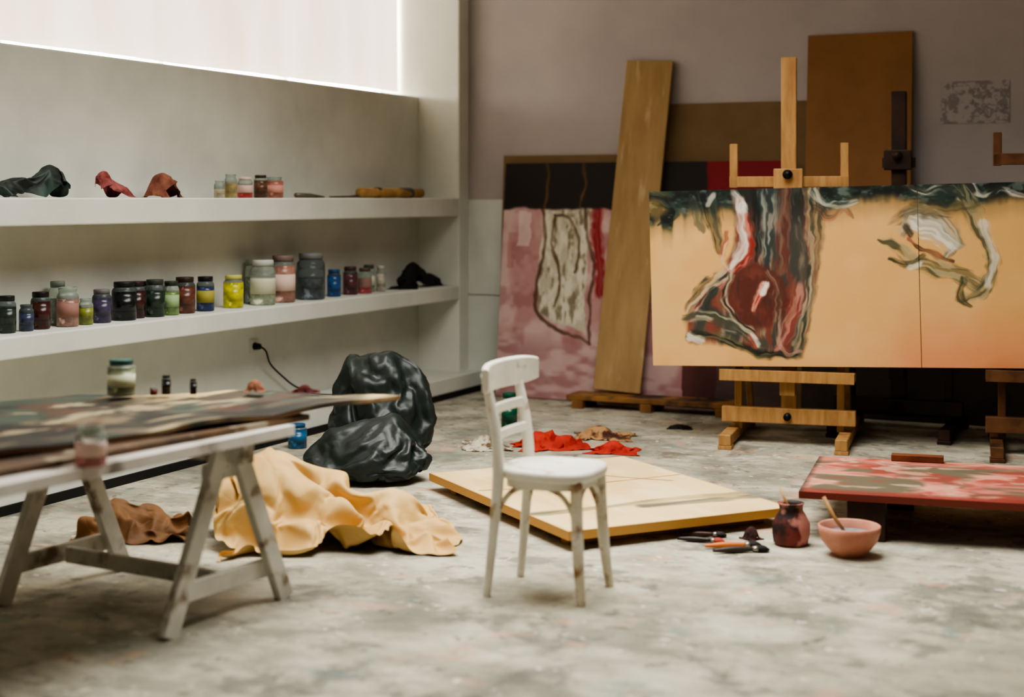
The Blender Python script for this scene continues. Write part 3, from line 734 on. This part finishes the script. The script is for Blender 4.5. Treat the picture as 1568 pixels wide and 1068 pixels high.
# ---------------------------------------------------------------- trestle table
TA = math.atan2(.86, .51)
TB = empty('trestle_table', W(-.98, 5.2, 0), YAW+TA)
M_TP = pm('trestle_paint', (214,212,202), (186,183,172), scale=5, rough=.6, bump=.15, c3=(128,112,92), scale3=9, lo3=.56, hi3=.68)
M_TT = pm('tabletop_paint', (222,218,212), (194,186,176), scale=4, rough=.55, bump=.1, c3=(120,110,102), scale3=5, lo3=.56, hi3=.68)
def trestle(tag, x0):
    for j, y in enumerate((0.0, .8)):
        for i, s in enumerate((-1, 1)):
            sweep('%s_leg_%d' % (tag, 2*j+i+1), [(x0+s*.30,y,.0),(x0+s*.035,y,.60)], (.036,.017), M_TP, TB, square=True, side=(1,0,0))
        sweep('%s_crossbar_%d' % (tag, j+1), [(x0-.245,y+.025,.125),(x0+.245,y+.025,.125)], (.033,.012), M_TP, TB, square=True)
        sweep('%s_collar_%d' % (tag, j+1), [(x0-.10,y+.025,.51),(x0+.10,y+.025,.51)], (.03,.012), M_TP, TB, square=True)
    sweep('%s_beam' % tag, [(x0,-.09,.58),(x0,.90,.58)], (.039,.03), M_TP, TB, square=True)
    sweep('%s_stretcher' % tag, [(x0,.04,.125),(x0,.79,.125)], (.03,.012), M_TP, TB, square=True)
trestle('trestle_a', 0.0); trestle('trestle_b', -1.62)
box('tabletop', (-2.0,-.13,.614), (.20,.93,.652), M_TT, TB, bevel=.003)
def slab(name, poly, z0, z1, mat, warp=0.0, seed=0, cuts=9):
    c = W(sum(p[0] for p in poly)/len(poly), sum(p[1] for p in poly)/len(poly))
    bm = bmesh.new(); vs = [bm.verts.new(W(*p)-c) for p in poly]
    f = bm.faces.new(vs); bmesh.ops.triangulate(bm, faces=[f])
    bmesh.ops.subdivide_edges(bm, edges=bm.edges[:], cuts=cuts, use_grid_fill=True)
    r = bmesh.ops.extrude_face_region(bm, geom=bm.faces[:])
    for v in [g for g in r['geom'] if isinstance(g, bmesh.types.BMVert)]: v.co.z += z1-z0
    for v in bm.verts: v.co.z += abs(warp*noise.noise(Vector((v.co.x*2.2+seed, v.co.y*2.2, 0))))*1.0
    bmesh.ops.recalc_face_normals(bm, faces=bm.faces[:])
    o = from_bm(name, bm, mat); o.location = (c.x, c.y, z0); return o
def T2P(x, y): return (-.98+x*.51-y*.86, 5.2+x*.86+y*.51)
slab('underlay_board', [T2P(-1.7,-.02), T2P(.32,-.10), T2P(.36,.72), T2P(-1.7,.80)], .6525, .672, pm('underlay', (104,80,58), (66,52,42), scale=5, rough=.6, c3=(150,140,120), scale3=4, lo3=.6, hi3=.66), .0)
tp = slab('painted_canvas_sheet', [(-.4275,5.75),(-1.128,5.90),(-1.677,5.81),(-2.25,5.35),(-2.35,4.6),(-1.88,4.08),(-1.527,4.48)], .6735, .690, MV, .03, 4, cuts=44)
n = len(tp.data.vertices); co = np.empty(n*3, np.float32); tp.data.vertices.foreach_get('co', co); co = co.reshape(-1,3)
wx = co[:,0]+tp.location.x-5.0; wy = co[:,1]+tp.location.y+10.27
PX = CA*wx+SA*wy; PY = -SA*wx+CA*wy                     # survey coordinates of every vertex
a_ = (PX+1.527)*.673+(PY-4.48)*.74; b_ = -(PX+1.527)*.74+(PY-4.48)*.673   # along / across the sheet
I = np.zeros((n,3)); I[:] = (74,66,54)
mixc(I, (112,100,78), sm(.4,.62,fbm(a_*3,b_*6,2)))
mixc(I, (28,30,30), sm(.44,.56,fbm(a_*4,b_*8,6))*.9)
mixc(I, (50,66,60), sm(.54,.66,fbm(a_*3+5,b_*5,9))*.8)
mixc(I, (90,54,44), sm(.60,.70,fbm(a_*5,b_*7,12))*.6)
mixc(I, (206,180,132), sm(.42,.62,fbm(a_*3,b_*9,21))*sm(.7,1.3,a_))
mixc(I, (190,176,140), sm(.64,.72,fbm(a_*4,b_*9,25))*.7)
mixc(I, (30,30,30), sm(.07,.04,np.abs(b_-.12-.05*np.sin(a_*4)))*sm(1.5,1.1,a_)*.8)
mixc(I, (120,86,58), (co[:,2] < .012).astype(float))
C = np.ones((n,4), np.float32); C[:,:3] = to_lin(I)
at = tp.data.color_attributes.new('Paint', 'FLOAT_COLOR', 'POINT'); at.data.foreach_set('color', C.ravel())
jar('jar_of_pink_paint', *W(-1.262,4.50)[:2], .652, .046, .118, (206,128,122), None, .55, (226,196,188))
jz = .712
jar('lidded_jar', *W(-1.478,5.68)[:2], jz-.004, .052, .135, (150,160,130), (44,84,78), .8, (196,200,170))
jar('ink_bottle', *W(-1.317,5.72)[:2], jz-.006, .017, .072, (26,26,28), (20,20,22), .8)
jar('ink_bottle.001', *W(-1.214,5.72)[:2], jz-.006, .013, .058, (26,26,28), (20,20,22), .8)
jar('pigment_pot', *W(-1.36,5.70)[:2], jz-.006, .014, .032, (120,50,40), None, .7)
place_cloth('crumpled_tan_rag', 'darkrag', W(-.985,5.76,.712), .4, pm('rag_clay', (150,104,80), (116,70,52), scale=14, rough=.9), scale=(.55,.45,.75))
place_cloth('crumpled_red_rag', 'red_b', W(-.79,5.72,.712), YAW, pm('rag_red_dark', (90,36,30), (58,26,24), scale=14, rough=.9), scale=(.42,.3,.45))

# ---------------------------------------------------------------- floor clutter, left
M_KR = pm('kraft_paper', (216,182,122), (200,162,100), scale=3, rough=.6, crinkle=6, cstr=.45)
M_KR2 = pm('kraft_paper_dark', (120,84,48), (88,60,36), scale=4, rough=.7, crinkle=9)
place_cloth('kraft_paper', 'kraft', W(-.74,6.42,0), YAW, M_KR)
place_cloth('brown_paper', 'brownpaper', W(-1.62,6.46,0), YAW, M_KR2, scale=(1,1,1.15))
M_BAG = pm('bin_bag_plastic', (20,29,28), (29,39,37), scale=6, rough=.42, spec=.45)
place_cloth('trash_bag', 'bag_a', W(-.74,7.74,0), YAW, M_BAG, sub=False)
place_cloth('trash_bag.001', 'bag_b', W(-.72,8.38,0), YAW, M_BAG, sub=False)
jar('paint_can', *W(-1.25,8.75)[:2], 0, .055, .14, (40,104,150), (30,80,120), .8)
jar('green_bottle', *W(-.017,9.45)[:2], 0, .05, .23, (20,96,70), (16,80,60), .8)
M_RR = pm('rag_red', (180,48,32), (132,30,22), scale=8, rough=.85)
place_cloth('floor_rag', 'red_a', W(.22,8.80,0), YAW+.2, M_RR)
place_cloth('floor_rag.001', 'red_b', W(.58,8.62,0), YAW-.3, M_RR, scale=(1.05,1.05,.9))
place_cloth('floor_rag.002', 'pattern', W(-.15,8.80,0), YAW+.1, pm('rag_pattern', (200,192,172), (96,78,58), scale=14, rough=.9, lo=.45, hi=.55))
place_cloth('floor_rag.003', 'tan', W(.56,9.14,0), YAW-.2, pm('rag_tan', (160,122,82), (70,40,30), scale=12, rough=.9, lo=.45, hi=.55))
place_cloth('dark_rag', 'darkrag', W(1.06,9.50,0), .3, M_BLACK, scale=(1.1,1.1,.4))

# ---------------------------------------------------------------- bowl, jug and brushes, right
bo = empty('terracotta_bowl', W(1.372, 6.11, 0))
bm = bmesh.new()
lathe_bm(bm, [(0,0),(.062,0),(.066,.012),(.088,.03),(.112,.062),(.124,.10),(.126,.122),(.121,.125),(.116,.12),(.108,.08)], 44)
bmesh.ops.recalc_face_normals(bm, faces=bm.faces[:])
from_bm('bowl', bm, pm('terracotta', (200,142,120), (176,114,92), scale=9, rough=.5), bo, True)
bm = bmesh.new(); lathe_bm(bm, [(.109,.088),(.05,.09),(0,.09)], 36)
from_bm('paint_pool', bm, pm('blue_paint', (60,104,140), (150,150,150), scale=18, rough=.25), bo, True)
sweep('stirring_stick', [(-.02,.0,.095),(-.065,.01,.15),(-.11,.02,.225)], [.007,.008,.009], M_PINE, bo, segs=8)
jg = empty('paint_pot_with_brush', W(1.17, 6.30, 0))
bm = bmesh.new()
lathe_bm(bm, [(0,0),(.060,0),(.074,.012),(.080,.05),(.076,.09),(.062,.125),(.050,.145),(.050,.165),(.057,.176),(.052,.178),(.044,.165),(.044,.13),(0,.13)], 36)
for v in bm.verts:
    v.co.x += .006*noise.noise(v.co*18); v.co.y += .006*noise.noise(v.co*18+Vector((5,5,5)))
bmesh.ops.recalc_face_normals(bm, faces=bm.faces[:])
from_bm('pot_body', bm, pm('pot_stained', (40,28,26), (110,46,42), scale=9, rough=.6, lo=.42, hi=.58, c3=(180,122,110), scale3=8, lo3=.54, hi3=.62), jg, True)
sweep('brush_handle', [(.0,.0,.14),(-.03,.01,.19),(-.055,.02,.235)], [.005,.006,.003], pm('h_ochre', (180,140,90), rough=.5), jg, segs=8)
place_cloth('crumpled_dark_rag', 'darkrag', W(1.02,6.40,0), 1.2, pm('rag_dark', (36,26,24), (70,34,30), scale=12, rough=.9), scale=(.55,.6,.9))
def brush(name, X, Y, rz, L, hc, tip, r=.009):
    e = empty(name, W(X, Y, 0), YAW+rz)
    sweep('handle', [(0,0,r),(L*.35,0,r+.001),(L*.72,0,r)], [r*.5,r,r*.7], pm('h_%d_%d_%d' % hc, hc, rough=.4), e, segs=10, smoothpath=4)
    sweep('ferrule', [(L*.70,0,r),(L*.80,0,r)], [r*.8,(r,r*1.5)], pm('ferrule', (150,146,136), rough=.3, metallic=.8), e, segs=10)
    sweep('bristles', [(L*.79,0,r),(L*.9,0,r+.001),(L,0,r*.6)], [(r,r*1.6),(r*.9,r*1.9),(r*.3,r*.8)], pm('b_%d_%d_%d' % tip, tip, rough=.8), e, segs=10, smoothpath=3)
brush('paintbrush', .80, 6.22, math.radians(8), .24, (206,120,60), (30,28,28), .013)
brush('paintbrush', .72, 6.45, math.radians(-4), .20, (60,40,30), (40,36,34), .012)
brush('paintbrush', .70, 6.36, math.radians(-14), .20, (40,34,30), (150,60,50), .012)
brush('paintbrush', .82, 6.13, math.radians(10), .24, (60,50,44), (24,24,24), .014)

# ---------------------------------------------------------------- light
def area(name, loc, rot, sx, sy, e, c=(1,1,1), spread=None):
    l = bpy.data.lights.new(name, 'AREA'); l.shape = 'RECTANGLE'; l.size = sx; l.size_y = sy; l.energy = e; l.color = c
    if spread: l.spread = spread
    o = bpy.data.objects.new(name, l); COL.objects.link(o); o.location = loc; o.rotation_euler = rot; return o
area('skylight', (2.6, -4.4, ZC-.02), (0,0,0), 2.4, 3.0, 215, (1.0,.975,.91), math.radians(132))
w = bpy.data.worlds.new('World'); scene.world = w; w.use_nodes = True
w.node_tree.nodes['Background'].inputs[0].default_value = (.8,.85,.9,1); w.node_tree.nodes['Background'].inputs[1].default_value = .3
try: scene.view_settings.look = 'AgX - Medium High Contrast'
except Exception as ex: print(ex)

# ---------------------------------------------------------------- camera
cam = bpy.data.cameras.new('camera'); co = bpy.data.objects.new('camera', cam); COL.objects.link(co)
co.location = (5.0, -10.27, 1.45); co.rotation_euler = (math.pi/2, 0, YAW)
cam.sensor_width = 36; cam.lens = 52.8; cam.shift_y = -.146
cam.dof.use_dof = True; cam.dof.focus_distance = 7.6; cam.dof.aperture_fstop = 1.2
scene.camera = co
